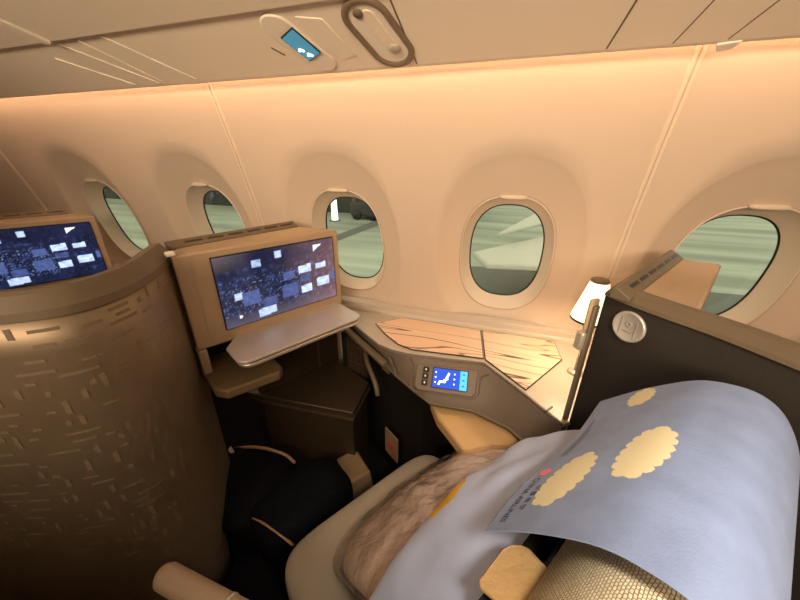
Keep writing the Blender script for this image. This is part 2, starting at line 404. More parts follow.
b = thing('aircraft_wing', (2.2, 13, -2.7), 'pale grey aircraft wing outside the window above the wooden panels', 'wing')
mb = MB()
mb.prism([(-1.2, 13.8, -3.62), (-.5, 12.2, -3.62), (3.2, 12.6, -3.5), (6.5, 12.8, -3.4), (6.5, 19.0, -3.4), (2.05, 18.2, -3.6)], (0, 0, -.25)); mb.build('wing_panel', M_wing, b, bevel=.08)
mb = MB(); mb.prism([(-.3, 15.0, -3.0), (1.9, 18.7, -3.0), (7.0, 19.5, -2.9), (7.0, 26, -2.9), (2.6, 25.5, -3.0)], (0, 0, -.18)); mb.build('flap_panel', M_wing, b, bevel=.06)
for x in (-.55, .0):
    b = tag((lambda m: (m.ball((x, 9.3, -4.9), .10, .05, .05), m.build('apron_lamp', M_winglamp))[1])(MB()),
            ('left' if x < -.2 else 'right') + ' lamp of the small white pair glowing outside the middle window', 'lamp', 'apron lamps')

# ------------------------------------------------------------------ seat shells
def contour_n(C, i):
    a = C[max(i - 1, 0)]; b = C[min(i + 1, len(C) - 1)]; t = (b - a).normalized(); return Vector((t.y, -t.x, 0))
def shell_panel(par, ctrl, side, thick, ztop, inset, mats, dashes=0, zr=0):
    """vertical curved panel; side=+1 means the seen face is to the right-hand normal of the contour"""
    C = catmull([(p[0], p[1], 0) for p in ctrl], 10); n = len(C)
    nv = 14
    def pt(i, v, off):
        z = lerp(FL, ztop, v); k = inset * (1 - v) ** 1.6
        return C[i] + contour_n(C, i) * side * (off - k) + Zd * z
    mb = MB()
    vs = [pt(i, j / (nv - 1), 0) for j in range(nv) for i in range(n)] + [pt(i, j / (nv - 1), -thick) for j in range(nv) for i in range(n)]
    o = nv * n; fs = []; 
    for j in range(nv - 1):
        for i in range(n - 1):
            fs.append([j * n + i, j * n + i + 1, (j + 1) * n + i + 1, (j + 1) * n + i]); fs.append([o + j * n + i, o + (j + 1) * n + i, o + (j + 1) * n + i + 1, o + j * n + i + 1])
    for i in range(n - 1):
        fs.append([i, o + i, o + i + 1, i + 1]); q = (nv - 1) * n; fs.append([q + i, q + i + 1, o + q + i + 1, o + q + i])
    for j in range(nv - 1):
        fs.append([j * n, (j + 1) * n, o + (j + 1) * n, o + j * n]); e = n - 1; fs.append([j * n + e, o + j * n + e, o + (j + 1) * n + e, (j + 1) * n + e])
    mb.add(vs, fs, 0, True)
    if dashes:
        L = [0]
        for a, b_ in zip(C, C[1:]): L.append(L[-1] + (b_ - a).length)
        def at(s_, z):
            s_ = min(max(s_, 0), L[-1] - 1e-4); i = max(k for k in range(n) if L[k] <= s_); i = min(i, n - 2); t = (s_ - L[i]) / (L[i + 1] - L[i])
            nn = lerp(contour_n(C, i), contour_n(C, i + 1), t).normalized(); v = (z - FL) / (ztop - FL)
            # inset must follow the faceted panel rows
            r = v * (nv - 1); j = min(int(r), nv - 2); f = r - j
            k = inset * lerp((1 - j / (nv - 1)) ** 1.6, (1 - (j + 1) / (nv - 1)) ** 1.6, f)
            return lerp(C[i], C[i + 1], t) + nn * side * (.0009 - k) + Zd * z
        rnd = random.Random(5); boxes = []
        tries = 0
        while len(boxes) < dashes and tries < 60000:
            tries += 1
            s0 = rnd.uniform(.01, L[-1] - .06); z0 = rnd.uniform(FL + .08, ztop - .03)
            if rnd.random() < .62: dw, dz = rnd.choice((.016, .030, .042, .058)), .0068
            else: dw, dz = .0095, rnd.choice((.012, .022, .032))
            g = .006
            if any(s0 < B_[1] + g and s0 + dw > B_[0] - g and z0 < B_[3] + g and z0 + dz > B_[2] - g for B_ in boxes): continue
            boxes.append((s0, s0 + dw, z0, z0 + dz))
            k = max(1, int(dw / .009))
            for q in range(k):
                a = lerp(s0, s0 + dw, q / k); c = lerp(s0, s0 + dw, (q + 1) / k)
                mb.add([at(a, z0), at(c, z0), at(c, z0 + dz), at(a, z0 + dz)], [[0, 1, 2, 3] if side > 0 else [3, 2, 1, 0]], 1, True)
    mb.build('shell_panel', mats, par, recalc=False)
    mb = MB()
    P = [(.004, -.012), (.002, .004), (-.016, .030), (-.022, .036), (-.038, .036), (-.044, .030), (-.052, .0), (-.030, -.012)]
    vs = [C[i] + contour_n(C, i) * side * p[0] + Zd * (ztop + p[1] * (zr or 1)) for i in range(n) for p in P]; m_ = len(P)
    fs = [[i * m_ + k, i * m_ + (k + 1) % m_, (i + 1) * m_ + (k + 1) % m_, (i + 1) * m_ + k] for i in range(n - 1) for k in range(m_)] + [list(range(m_))[::-1], [(n - 1) * m_ + k for k in range(m_)]]
    mb.add(vs, fs, 0, False)
    mb.build('rim_trim', M_rim, par)
def housing(par, O, FR, BR, BLk, slots_from_back=True, zb=-.53, dz=0, left=0.0):
    """monitor housing: corners in (b, n); raised slotted strip along the back"""
    zt = -.238 + dz
    P = [(left, 0), FR, BR, BLk]
    mb = MB(); bot = [Tm(O, b, n, zb + dz - (.018 if i in (1, 2) else 0)) for i, (b, n) in enumerate(P)]; top = [Tm(O, b, n, zt) for b, n in P]
    mb.add(bot + top, [[3, 2, 1, 0], [4, 5, 6, 7]] + [[i, (i + 1) % 4, 4 + (i + 1) % 4, 4 + i] for i in range(4)])
    mb.build('monitor_housing', M_house, par, bevel=.006)
    mb = MB(); mb.box(Tm(O, (left + FR[0]) / 2, -.052, zt), FR[0] - left - .05, .0018, .0015, Bd, Nd); mb.build('top_seam', M_seam, par)
    # strip
    bl = Vector((*BLk, 0)); br = Vector((*BR, 0)); t = (br - bl).normalized(); s_ = Vector((-t.y, t.x, 0))
    if s_.y < 0: s_ = -s_
    wd = .032
    q0, q1 = bl - t * .03, br
    sec = [(.034, -.004), (.034, .003), (.010, .017), (.008, .019), (.001, .019), (0, .017), (0, -.004)]; ns = 7
    mb = MB(); vs = [Tm(O, (p + s_ * a_).x, (p + s_ * a_).y, zt + z_) for p in (q0, q1) for a_, z_ in sec]
    mb.add(vs, [list(range(7)), list(range(7, 14))] + [[k, (k + 1) % 7, 7 + (k + 1) % 7, 7 + k] for k in range(7)]); mb.build('top_strip', M_rim, par, bevel=.0015)
    L = (br - bl).length
    for k in range(6):
        a = bl + t * (L * (.04 + k * .16)); c = a + t * L * .12
        pt = lambda p, f, o: Tm(O, (p + s_ * (.034 - .024 * f + o * .5)).x, (p + s_ * (.034 - .024 * f + o * .5)).y, zt + .003 + .014 * f + o * .86)
        mb = MB(); mb.prism([pt(p, f, -.0008) for p, f in ((a, .48), (c, .48), (c, .76), (a, .76))], pt(a, .4, .0006) - pt(a, .4, -.0008)); mb.build('vent_slot', M_black, par)
    # the thin seam that splits the front face
    mb = MB(); mb.box(Tm(O, .042, .0005, (zt + zb + dz) / 2), .0015, .002, abs(zt - zb - dz) - .02, Bd, Nd); mb.build('face_seam', M_seam, par)

import colorsys
def monitor(O, dz, label, group, mirror=0):
    t = thing('monitor', Tm(O, .29, .003, -.49 + dz), label, 'screen', group)
    z0, z1, b0, b1 = -.488 + dz, -.262 + dz, .091, .491
    mb = MB(); mb.box(Tm(O, (b0 + b1) / 2, .002, (z0 + z1) / 2), b1 - b0 + .006, .006, z1 - z0 + .006, Bd, Nd); mb.build('bezel', M_black, t, bevel=.001)
    nu, nv = 128, 72; mb = MB()
    mb.grid(lambda u, v: Tm(O, lerp(b0, b1, u), .0056, lerp(z0, z1, v)), nu, nv, smooth=False)
    o = mb.build('screen', M_pic, t, recalc=False)
    ca = o.data.color_attributes.new('pic', 'FLOAT_COLOR', 'POINT')
    tiles = [(.86, .60, .07, .045, 1), (.70, .60, .08, .06, 1), (.87, .33, .09, .07, 1), (.70, .28, .075, .06, 1), (.55, .55, .07, .06, .55), (.55, .32, .10, .10, .45),
             (.36, .24, .08, .06, .35), (.33, .10, .11, .06, .9), (.30, .83, .055, .05, .7), (.48, .90, .04, .05, .9), (.13, .42, .05, .05, .9), (.22, .36, .10, .10, .5), (.70, .45, .07, .05, .3), (.985, .38, .03, .06, .6)]
    for j in range(nv):
        for i in range(nu):
            u, v = i / (nu - 1), j / (nv - 1); p = Vector((u * 7, v * 4, 3 + mirror))
            n1 = noise.noise(p) * .5 + .5; n2 = noise.noise(p * 4) * .5 + .5; n3 = noise.noise(p * 11) * .5 + .5
            c = Vector((.007, .010, .034)) * (.3 + 1.2 * n1)
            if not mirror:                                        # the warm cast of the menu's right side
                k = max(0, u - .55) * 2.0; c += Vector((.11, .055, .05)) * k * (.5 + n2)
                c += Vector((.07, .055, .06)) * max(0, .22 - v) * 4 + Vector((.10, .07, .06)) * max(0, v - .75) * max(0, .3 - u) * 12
            c += Vector((.02, .035, .10)) * max(0, n2 - .55) * 3 * (1 if .1 < v < .8 else .2)
            c += Vector((.18, .25, .45)) * max(0, n3 - .60) * 3.0 * (1 if .15 < v < .65 and u < .7 else .1)
            for (tx, ty, hw, hh, br) in tiles:
                if abs(u - tx) < hw * .7 and abs(v - ty - (u - tx) * .1) < hh:
                    m_ = .55 + .9 * (noise.noise(Vector((u * 30, v * 22, tx * 9))) * .5 + .5)
                    c = Vector((.42, .52, .80)) * br * m_ if br > .6 else Vector((.06, .09, .24)) * (.4 + br) * m_
            if u > .80 and u < .88 and v > .84 and v < .94 and (v - .84) / .10 > (u - .80) / .08 * .9: c = Vector((.75, .75, .75))
            d = math.hypot((u - .115), (v - .13) * .6)
            if d < .012: c = Vector((.9, .9, .9))
            ca.data[j * nu + i].color = (c.x, c.y, c.z, 1)
    return t

O1 = Vector((-.822, .584, 0)); O0 = Vector((-1.952, .484, 0)); O2 = Vector((.310, .586, 0))
front_ctrl = [(-.866, .622), (-.851, .600), (-.805, .540), (-.766, .488), (-.733, .42), (-.722, .36), (-.735, .305), (-.790, .250), (-.90, .19), (-1.1, .12), (-1.4, .07), (-1.7, .05)]
t = thing('seat_shell', (-1.0, .35, FL), 'bronze curved seat shell with a dash pattern filling the left foreground', 'seat shell', 'suite shells')
shell_panel(t, front_ctrl, -1, .03, -.25, .006, [M_shell, M_dash], 800)
housing(t, O1, (.520, 0), (.434, -.173), (.04, -.113))
mb = MB(); mb.box(Tm(O1, .002, -.004, -.232), .022, .02, .012, Bd, Nd); mb.build('latch', M_pale, t, bevel=.003)
# foot shelf and pillar under the screen
mb = MB(); mb.prism([Tm(O1, b, n, -.640) for b, n in ((0, -.12), (.0, .10), (.022, .135), (.17, .152), (.19, .13), (.20, -.12))], Zd * .032); mb.build('foot_shelf', mat('shelf_brown', (.14, .098, .048), .5), t, bevel=.006)
mb = MB(); mb.box(Tm(O1, .012, -.05, -.58), .024, .12, .10, Bd, Nd); mb.build('pillar', M_taupe, t, bevel=.004)
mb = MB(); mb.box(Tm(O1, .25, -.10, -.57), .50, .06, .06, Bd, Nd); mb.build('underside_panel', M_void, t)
monitor(O1, 0, 'lit seat-back screen in beige housing above the silver tray table', 'seat-back screens')

t = thing('seat_shell', (O0.x + .1, O0.y, FL), 'beige seat shell holding the screen at the far left edge', 'seat shell', 'suite shells')
shell_panel(t, [(p[0] - 1.13, p[1] - .10) for p in front_ctrl], -1, .03, -.25, .006, [M_shell, M_dash], 0)
housing(t, O0, (.520, 0), (.434, -.173), (.04, -.113))
monitor(O0, 0, 'lit seat-back screen partly cut off at the left edge of the view', 'seat-back screens', 1)

t = thing('seat_shell', (.40, .45, FL), 'dark padded seat shell with beige rim and round badge behind the headrest', 'seat shell', 'suite shells')
own_ctrl = [(.212, .706), (.240, .668), (.285, .620), (.335, .572), (.392, .500), (.46, .40), (.53, .27), (.57, .12), (.58, -.05)]
shell_panel(t, own_ctrl, 1, .03, -.246, 0, [M_dark, M_dark], 0, .42)
housing(t, O2, (.468, .009), (.451, -.10), (.056, -.127), left=.03)
fd = (Vector(own_ctrl[2]) - Vector(own_ctrl[0])).to_3d().normalized(); fn_ = Vector((-fd.y, fd.x, 0))
if fn_.dot(Vector((-1, -1, 0))) < 0: fn_ = -fn_
bc = Vector((.252, .655, -.291)) + fn_ * .004
mb = MB(); mb.lathe(bc, [(0, -.004), (.029, -.004), (.031, 0), (.030, .004), (.027, .0045), (.0255, .0030), (0, .0030)], 40, axis=fn_)
hook = mb.build('coat_hook', M_badge, t)
mb = MB()
for s_ in (-1, 1): mb.box(bc + fn_ * .0036 + fd * .014 * s_, .0012, .0015, .038, fd, fn_)
for a in range(8):
    an = a * math.pi / 4; mb.ball(bc + fn_ * .004 + fd * .004 * math.cos(an) + Zd * (.006 + .004 * math.sin(an)), .0022, .0022, .001, fd, Zd, fn_, nu=10, nv=6)
mb.box(bc + fn_ * .0036 - Zd * .009, .018, .0015, .0012, fd, fn_)
mb.build('emblem', M_badge2, hook)
mb = MB(); mb.box((.204, .714, -.68), .009, .016, .80, fd, fn_); mb.build('edge_trim', M_rim, t, bevel=.004)
mb = MB(); mb.box((.200, .720, -.305), .010, .024, .075, fd, fn_); mb.build('edge_cap', M_house, t, bevel=.005)
mb = MB(); mb.box((.197, .721, -.368), .020, .032, .045, fd, fn_); mb.build('clamp', M_chrome, t, bevel=.005)

# ------------------------------------------------------------------ tray table under the screen
t = thing('tray_table', Tm(O1, .26, .05, -.545), 'silver folded tray table sticking out under the lit screen', 'tray table')
def rrect(b0, b1, n0, n1, r):
    out = []
    for cx, cy, a0 in ((b1 - r, n1 - r, 0), (b0 + r, n1 - r, 90)):
        for k in range(7): a = math.radians(a0 + k * 15); out.append((cx + r * math.cos(a), cy + r * math.sin(a)))
    return [(b1, n0)] + out + [(b0, .060), (b0 + .012, .045), (b0 + .05, .0), (b0 + .05, n0)]
mb = MB(); mb.prism([Tm(O1, b, n, -.527) for b, n in rrect(.062, .492, -.05, .172, .035)], Zd * .008); mb.build('upper_leaf', M_silver, t, bevel=.002)
mb = MB(); mb.prism([Tm(O1, b, n, -.541) for b, n in rrect(.066, .490, -.05, .174, .035)], Zd * .010); mb.build('lower_leaf', M_silver2, t, bevel=.002)
mb = MB(); mb.box(Tm(O1, .24, .150, -.546), .20, .014, .008, Bd, Nd); mb.build('pull_handle', M_silver2, t, bevel=.002)
mb = MB(); mb.box(Tm(O1, .27, -.03, -.553), .30, .05, .022, Bd, Nd); mb.build('slide_rail', M_taupe, t)

# ------------------------------------------------------------------ footwell
t = thing('footwell_panel', Tm(O1, .38, -.10, FL), 'dark brown laminate footwell panel below the tray table', 'panel')
mb = MB(); mb.box(Tm(O1, .36, -.11, -.95), .36, .03, .70, Bd, Nd); mb.build('panel', M_brown, t)
mb = MB(); mb.box(Tm(O1, .44, -.092, -.95), .010, .006, .70, Bd, Nd); mb.build('joint_strip', M_brown2, t)
mb = MB()
for i in range(5):
    for j in range(3): mb.box(Tm(O1, .455 + i * .016, -.0935, -1.12 - j * .018), .010, .003, .008, Bd, Nd)
mb.build('perforation', M_void, t)
t = thing('ottoman', Tm(O1, .2, .05, FL), 'low dark brown footrest ledge in front of the footwell panel', 'footrest')
mb = MB(); mb.prism([Tm(O1, b, n, -.88) for b, n in ((.02, -.34), (.168, -.10), (.375, .235), (.53, .14), (.53, -.09), (.19, -.093), (.10, -.34))], Zd * .03); mb.build('top', M_brown, t, bevel=.004)
mb = MB(); mb.prism([Tm(O1, b, n, FL) for b, n in ((.19, -.088), (.385, .215), (.52, .13), (.52, -.088))], Zd * .42); mb.build('base', M_brown, t)
mb = MB(); mb.prism([Tm(O1, b, n, -.886) for b, n in ((.164, -.104), (.371, .241), (.534, .143), (.531, .136), (.375, .230), (.172, -.096))], Zd * .010); mb.build('edge_strip', M_brown2, t)

# ------------------------------------------------------------------ console by the windows
t = thing('console', (-.15, .98, FL), 'grey side console with wooden lids and touch screen under the windows', 'console')
U = [(-.600, 1.055), (-.504, .989), (-.366, .890), (-.310, .872), (-.255, .868), (-.125, .881), (-.009, .897), (.113, .779), (.196, .692)]
Lw = [(-.610, 1.085), (-.545, 1.055), (-.372, .925), (-.300, .870), (-.215, .815), (-.150, .775), (-.020, .785), (.085, .752), (.190, .660)]
LZ = [-.66, -.665, -.675, -.685, -.69, -.69, -.69, -.695, -.70]
bk = [(.48, .85), (.60, 1.0), (.60, 1.112), (-.640, 1.112)]
mb = MB(); mb.prism([Vector((*p, -.602)) for p in U + bk], Zd * .012); mb.build('worktop', M_console, t, bevel=.003)
mb = MB(); mb.tube([Vector((*p, -.594)) for p in U], .0035, 8); mb.build('edge_bead', M_fascia, t)
mb = MB(); n = len(U)
vs = [Vector((*p, -.601)) for p in U] + [Vector((*p, z)) for p, z in zip(Lw, LZ)] + [Vector((*p, z - .012)) for p, z in zip(Lw, LZ)]
mb.add(vs, [[i, i + 1, n + i + 1, n + i] for i in range(n - 1)] + [[n + i, n + i + 1, 2 * n + i + 1, 2 * n + i] for i in range(n - 1)], 0, True)
mb.build('fascia', M_fascia, t)
mb = MB(); mb.tube([Vector((*p, z - .004)) for p, z in zip(Lw, LZ)], .005, 8); mb.build('lower_bead', M_rim, t)
mb = MB(); In = [(-.60, 1.10), (-.50, 1.08), (-.36, .985), (-.20, .90), (-.15, .86), (-.02, .86), (.06, .80), (.20, .72)]
vs = [Vector((*p, -.67)) for p in In] + [Vector((*p, FL)) for p in In]; n = len(In)
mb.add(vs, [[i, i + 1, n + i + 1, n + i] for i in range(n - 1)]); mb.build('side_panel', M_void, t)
def lid(poly):
    o = MB(); P = [Vector((*p, -.590)) for p in poly]; o.prism(P, Zd * .005); l = o.build('wood_lid', M_zebra, t, bevel=.001)
    o = MB(); o.tube([p + Zd * .003 for p in P], .0022, 6, closed=True); o.build('lid_edge', M_black, l)
lid([(-.430, 1.020), (-.345, 1.100), (-.040, 1.100), (-.0135, .912), (-.245, .888), (-.300, .905), (-.365, .955)])
lid([(-.033, 1.100), (.215, 1.100), (.226, .985), (.113, .793), (-.006, .908)])
# control panel on the sloping face
fa = Vector((-.125, .881, -.601)); fb = Vector((-.150, .775, -.690)); fc = Vector((-.009, .897, -.601)); fe = Vector((-.020, .785, -.690))
fx = ((fc - fa) + (fe - fb)).normalized(); fy = ((fa - fb) + (fc - fe)).normalized(); fy = (fy - fx * fy.dot(fx)).normalized(); fz = fx.cross(fy)
if fz.z < 0: fz = -fz
# two flat facets meet at the corner; the panel sits over them on its own backing
org = Vector((-.1345, .836, -.6455)) + fx * .018 + fy * .004 + fz * .006
def fp(a, b_, o=0): return org + fx * a + fy * b_ + fz * o
mb = MB(); mb.prism([fp(a, b_, -.012) for a, b_ in ((-.098, .030), (-.098, -.035), (-.085, -.047), (.082, -.047), (.094, -.035), (.094, .040), (-.090, .040))], fz * .016); mb.build('control_panel', M_fascia, t, bevel=.003)
mb = MB(); mb.tube([fp(a, b_, .004) for a, b_ in ((-.125, .052), (-.110, .030), (-.110, -.030), (-.095, -.053), (.085, -.053), (.102, -.035), (.106, .02), (.130, .030))], .0016, 6); mb.build('panel_outline', M_rim, t)
mb = MB(); mb.box(fp(.012, -.001, .0045), .112, .066, .002, fx, fy, fz); sc = mb.build('touch_screen', M_black, t)
sx0, sx1, sy0, sy1 = -.041, .065, -.031, .029
M_scr = mat('touch_blue', (.01, .02, .1), .15, emis=(.015, .07, .50), estr=1.0)
M_scr2 = mat('touch_cyan', (.01, .1, .2), .15, emis=(.10, .50, .95), estr=.95)
M_scr3 = mat('touch_white', (.8, .8, .8), .15, emis=(.95, .97, 1), estr=1.2)
mb = MB(); mb.box(fp((sx0 + .042) / 2, -.001, .0057), .042 - sx0, sy1 - sy0, .0006, fx, fy, fz); mb.build('picture', M_scr, sc)
mb = MB(); mb.box(fp((.043 + sx1) / 2, -.001, .0057), sx1 - .043, sy1 - sy0, .0006, fx, fy, fz); mb.build('side_bar', M_scr2, sc)
mb = MB()
def bar(pts, r):
    for a, b_ in zip(pts, pts[1:]):
        a = Vector(a); b_ = Vector(b_); d = (b_ - a).normalized(); q = Vector((-d.y, d.x)) * r; a -= d * r * .6; b_ += d * r * .6
        mb.prism([fp(p.x, p.y, .0061) for p in (a - q, b_ - q, b_ + q, a + q)], fz * .0004)
bar([(-.022, -.021), (-.018, -.012), (-.004, -.012), (.008, .016)], .0030); bar([(-.006, -.006), (.006, -.002)], .002)
for x in (-.033, .026):
    for y in (-.016, 0, .016): mb.prism([fp(x + .0035 * math.cos(k * 2.094 + (0 if x > 0 else 3.14)), y + .0035 * math.sin(k * 2.094), .0061) for k in range(3)], fz * .0004)
mb.build('icon', M_scr3, sc)
mb = MB()
for y in (-.018, 0, .018): mb.box(fp(.054, y, .0062), .007, .004, .0004, fx, fy, fz)
mb.build('bar_mark', M_scr, sc)
for k, y in enumerate((-.022, -.001, .020)):
    mb = MB(); mb.box(fp(-.066, y, .006), .019, .018, .004, fx, fy, fz); bt = mb.build('button', M_black, t, bevel=.002)
    mb = MB(); mb.prism([fp(-.066 + .0032 * math.cos(a * 1.571), y + .0045 * math.sin(a * 1.571), .0081) for a in range(4)], fz * .0003); mb.build('button_mark', M_white, bt)
mb = MB(); mb.prism([Vector((x, y, -.755)) for x, y in ((-.160, .815), (.040, .850), (.135, .775), (.06, .650), (-.030, .652), (-.120, .745))], Zd * .040); mb.build('armrest_pad', M_tan, t, bevel=.008, seg=3)
mb = MB()
p0 = Vector((-.585, 1.02, -.622)); p1 = Vector((-.33, .855, -.650)); d = (p1 - p0).normalized(); s_ = Vector((-d.y, d.x, 0)).normalized()
mb.prism([p0 - s_ * .010, p1 - s_ * .012, p1 + s_ * .012, p0 + s_ * .010], Zd * .016); mb.build('support_arm', M_rim, t, bevel=.003)
mb = MB(); mb.tube(catmull([(-.50, 1.06, -.76), (-.478, 1.02, -.735), (-.455, .985, -.75), (-.40, .93, -.80), (-.385, .915, -.84)], 6), .010, 10); mb.build('grab_handle', M_rim, t)
mb = MB(); mb.box(Vector((-.372, .975, -.755)), .045, .008, .022, (.82, -.57, 0), (.57, .82, 0)); mb.build('vent_plate', M_rim, t, bevel=.002)
for kk in range(2):
    mb = MB(); mb.tube(catmull([Vector((-.318 + kk * .006, .868 - kk * .006, -.618)), Vector((-.308 + kk * .006, .856 - kk * .006, -.634)), Vector((-.300 + kk * .006, .858 - kk * .006, -.650)), Vector((-.292 + kk * .006, .846 - kk * .006, -.668))], 5), .0018, 6); mb.build('panel_crease', M_rim, t)
mb = MB(); mb.box(Vector((.168, .735, -.589)), .030, .004, .004, (.6, .8, 0), (-.8, .6, 0)); mb.build('catch', M_black, t)
mb = MB(); mb.box(Vector((-.335, .93, -1.10)), .085, .006, .13, (.82, -.57, .0), (.57, .82, 0)); lp = mb.build('life_vest_label', M_paper, t)
mb = MB(); mb.box(Vector((-.336, .926, -1.10)), .03, .003, .022, (.82, -.57, 0), (.57, .82, 0)); mb.box(Vector((-.318, .914, -1.13)), .02, .003, .014, (.82, -.57, 0), (.57, .82, 0)); mb.build('label_print', M_red, lp)

gx = Vector((.99, -.14, 0)); gy = Vector((.14, .99, 0)); go = Vector((-.535, 1.048, -.81))
t = thing('air_grille', go - Zd * .13, 'small brown louvred air grille beneath the outboard end of the tray', 'grille')
mb = MB(); mb.box(go + gy * .008 - gx * .008, .135, .010, .26, gx, gy); mb.build('backing', M_black, t)
for k in range(11):
    mb = MB(); mb.box(go + gx * (-.042 + k * .0095), .004, .010, .23, gx, gy); mb.build('louvre', M_brown2, t)
for z in (-.08, 0, .08):
    mb = MB(); mb.box(go + gx * .005 + Zd * z - gy * .002, .104, .010, .004, gx, gy); mb.build('crossbar', M_brown2, t)

# ------------------------------------------------------------------ reading lamp
lx, ly = .258, .93
t = thing('reading_lamp', (lx, ly, -.59), 'glowing white cone reading lamp with dark cap beside the badge panel', 'lamp')
mb = MB(); mb.lathe((lx, ly, -.405), [(.050, 0), (.021, .112)], 36); mb.build('shade', M_shade, t, solid=.002)
mb = MB(); mb.lathe((lx, ly, -.295), [(0, .006), (.020, .006), (.023, .003), (.023, -.002), (0, -.002)], 32); mb.build('cap', M_rim, t)
mb = MB(); mb.lathe((lx, ly, -.409), [(.051, 0), (.052, .003), (.051, .006), (.049, .006), (.049, 0), (.051, 0)], 36); mb.build('rim', M_black, t)
mb = MB(); mb.tube([(lx, ly, -.586), (lx, ly, -.30)], .006, 12); mb.lathe((lx, ly, -.590), [(0, 0), (.022, 0), (.022, .006), (.010, .010), (0, .010)], 28); mb.build('stem', M_chrome, t)
l = bpy.data.lights.new('lamp_bulb', 'POINT'); l.energy = 2.6; l.color = (1, .76, .48); l.shadow_soft_size = .02
lo = bpy.data.objects.new('lamp_bulb', l); COL.objects.link(lo); lo.location = (lx, ly, -.385 + ZC)

# ------------------------------------------------------------------ our seat
t = thing('seat', S(-.2, .32, FL), 'taupe business-class seat with woven olive headrest in the foreground', 'seat')
mb = MB()
def cush(u, v):                                   # rounded slab
    return None
mb.ball(S(-.24, .315, -.905), .295, .258, .058, Hd, Wd, Zd, p=.28, nu=72, nv=28); mb.build('cushion', M_seat, t)
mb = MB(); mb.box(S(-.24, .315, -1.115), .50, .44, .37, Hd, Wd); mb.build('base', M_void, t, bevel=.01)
mb = MB()
bx = (S(.02, 0, -.42) - S(-.14, 0, -.86)).normalized(); bn = Wd.cross(bx)
mb.ball(S(-.03, .33, -.66), .27, .26, .05, Wd, bx, bn, p=.3, nu=60, nv=24); mb.build('backrest', M_seat, t)
# headrest: arched bolster
AP = [(-.118, -.404), (-.113, -.398), (-.068, -.342), (-.022, -.297), (.012, -.281), (.047, -.280), (.077, -.303), (.104, -.357), (.112, -.42)]
AC = catmull([Vector((h, z, 0)) for h, z in AP], 14)
AL = [0]
for a, b_ in zip(AC, AC[1:]): AL.append(AL[-1] + (b_ - a).length)
def arch(s_):
    s_ = min(max(s_, 0), AL[-1] - 1e-6); i = max(k for k in range(len(AC) - 1) if AL[k] <= s_); f = (s_ - AL[i]) / (AL[i + 1] - AL[i])
    return lerp(AC[i], AC[i + 1], f)
def archn(s_):
    a = arch(s_ - .004); b_ = arch(s_ + .004); d = (b_ - a).normalized(); return Vector((-d.y, d.x, 0))
HP = catmull([Vector(p).to_3d() for p in ((.06, -.47), (-.030, -.462), (-.052, -.43), (-.046, -.38), (-.018, -.330), (.014, -.305), (.046, -.303), (.074, -.325), (.090, -.37), (.095, -.45), (.06, -.47))], 8)
HL = [0]
for a, b_ in zip(HP, HP[1:]): HL.append(HL[-1] + (b_ - a).length)
mb = MB(); nH = len(HP); ws = [-.16, -.158, -.15] + [lerp(-.14, .58, k / 30) for k in range(31)] + [.59, .598, .60]
cH = Vector((.025, -.39, 0))
def endk(w_):
    e = min(w_ + .16, .60 - w_); return 1 if e > .03 else .80 + .20 * math.sqrt(max(0, 1 - (1 - e / .03) ** 2))
vs = []
for w_ in ws:
    for p in HP:
        q = cH + (p - cH) * endk(w_); vs.append(S(q.x, w_, q.y))
nw = len(ws); fs = [[j * nH + i, j * nH + i + 1, (j + 1) * nH + i + 1, (j + 1) * nH + i] for j in range(nw - 1) for i in range(nH - 1)]
fs += [list(range(nH - 1)), [(nw - 1) * nH + k for k in range(nH - 1)][::-1]]
mb.add(vs, fs, 0, True)
hd = mb.build('headrest', M_weave, t, recalc=False)
uvl = hd.data.uv_layers.new(name='UVMap')
for p in hd.data.polygons:
    for li in p.loop_indices:
        vi = hd.data.loops[li].vertex_index; uvl.data[li].uv = (ws[vi // nH], HL[vi % nH])
mb = MB()
mb.prism([S(h, w_, z) for h, w_, z in ((-.040, .30, -.485), (-.058, .30, -.455), (-.078, .40, -.455), (-.060, .40, -.485))], Zd * .03)
mb.prism([S(-.062, .18, -.49), S(-.085, .18, -.47), S(-.085, .40, -.47), S(-.062, .40, -.49)], Zd * .05); mb.build('headrest_frame', M_black, t)
# leather tab folded around the headrest's inboard front edge
tabc = S(-.072, .240, -.420) + Vector((0, 0, .012)); tx = Wd; ty = (Hd * .80 + Zd * .35).normalized(); tz = tx.cross(ty)
if tz.z < 0: tz = -tz
out = [(-.055, -.016), (-.050, -.022), (-.005, -.024), (.006, -.019), (.014, -.008), (.015, .002), (.011, .012), (.004, .035), (-.055, .032)]
mb = MB(); mb.prism([tabc + tx * a + ty * b_ for a, b_ in out], tz * .006); tb = mb.build('leather_tab', M_leather, t, bevel=.0025, seg=3)
mb = MB(); mb.tube([tabc + (tx * a + ty * b_) * .86 + tz * .0065 for a, b_ in out[1:8]], .0007, 6); mb.build('stitching', M_trim_tan, tb)
# inboard armrest
mb = MB(); mb.tube(catmull([(-.532, .189, -.716), (-.523, .189, -.716), (-.50, .188, -.716), (-.40, .186, -.716), (-.25, .184, -.718), (-.05, .180, -.72)], 5), [.004 + .019 * math.sqrt(min(1, k / 8)) for k in range(26)], 20); ar = mb.build('armrest', mat('armrest_beige', (.36, .27, .19), .5), t)
mb = MB(); mb.tube([(-.372, .1856, -.716), (-.367, .1856, -.716)], .0242, 24); mb.build('armrest_ring', M_chrome, ar)
mb = MB(); mb.box((-.22, .184, -1.02), .3, .03, .56); mb.build('armrest_post', M_void, t)

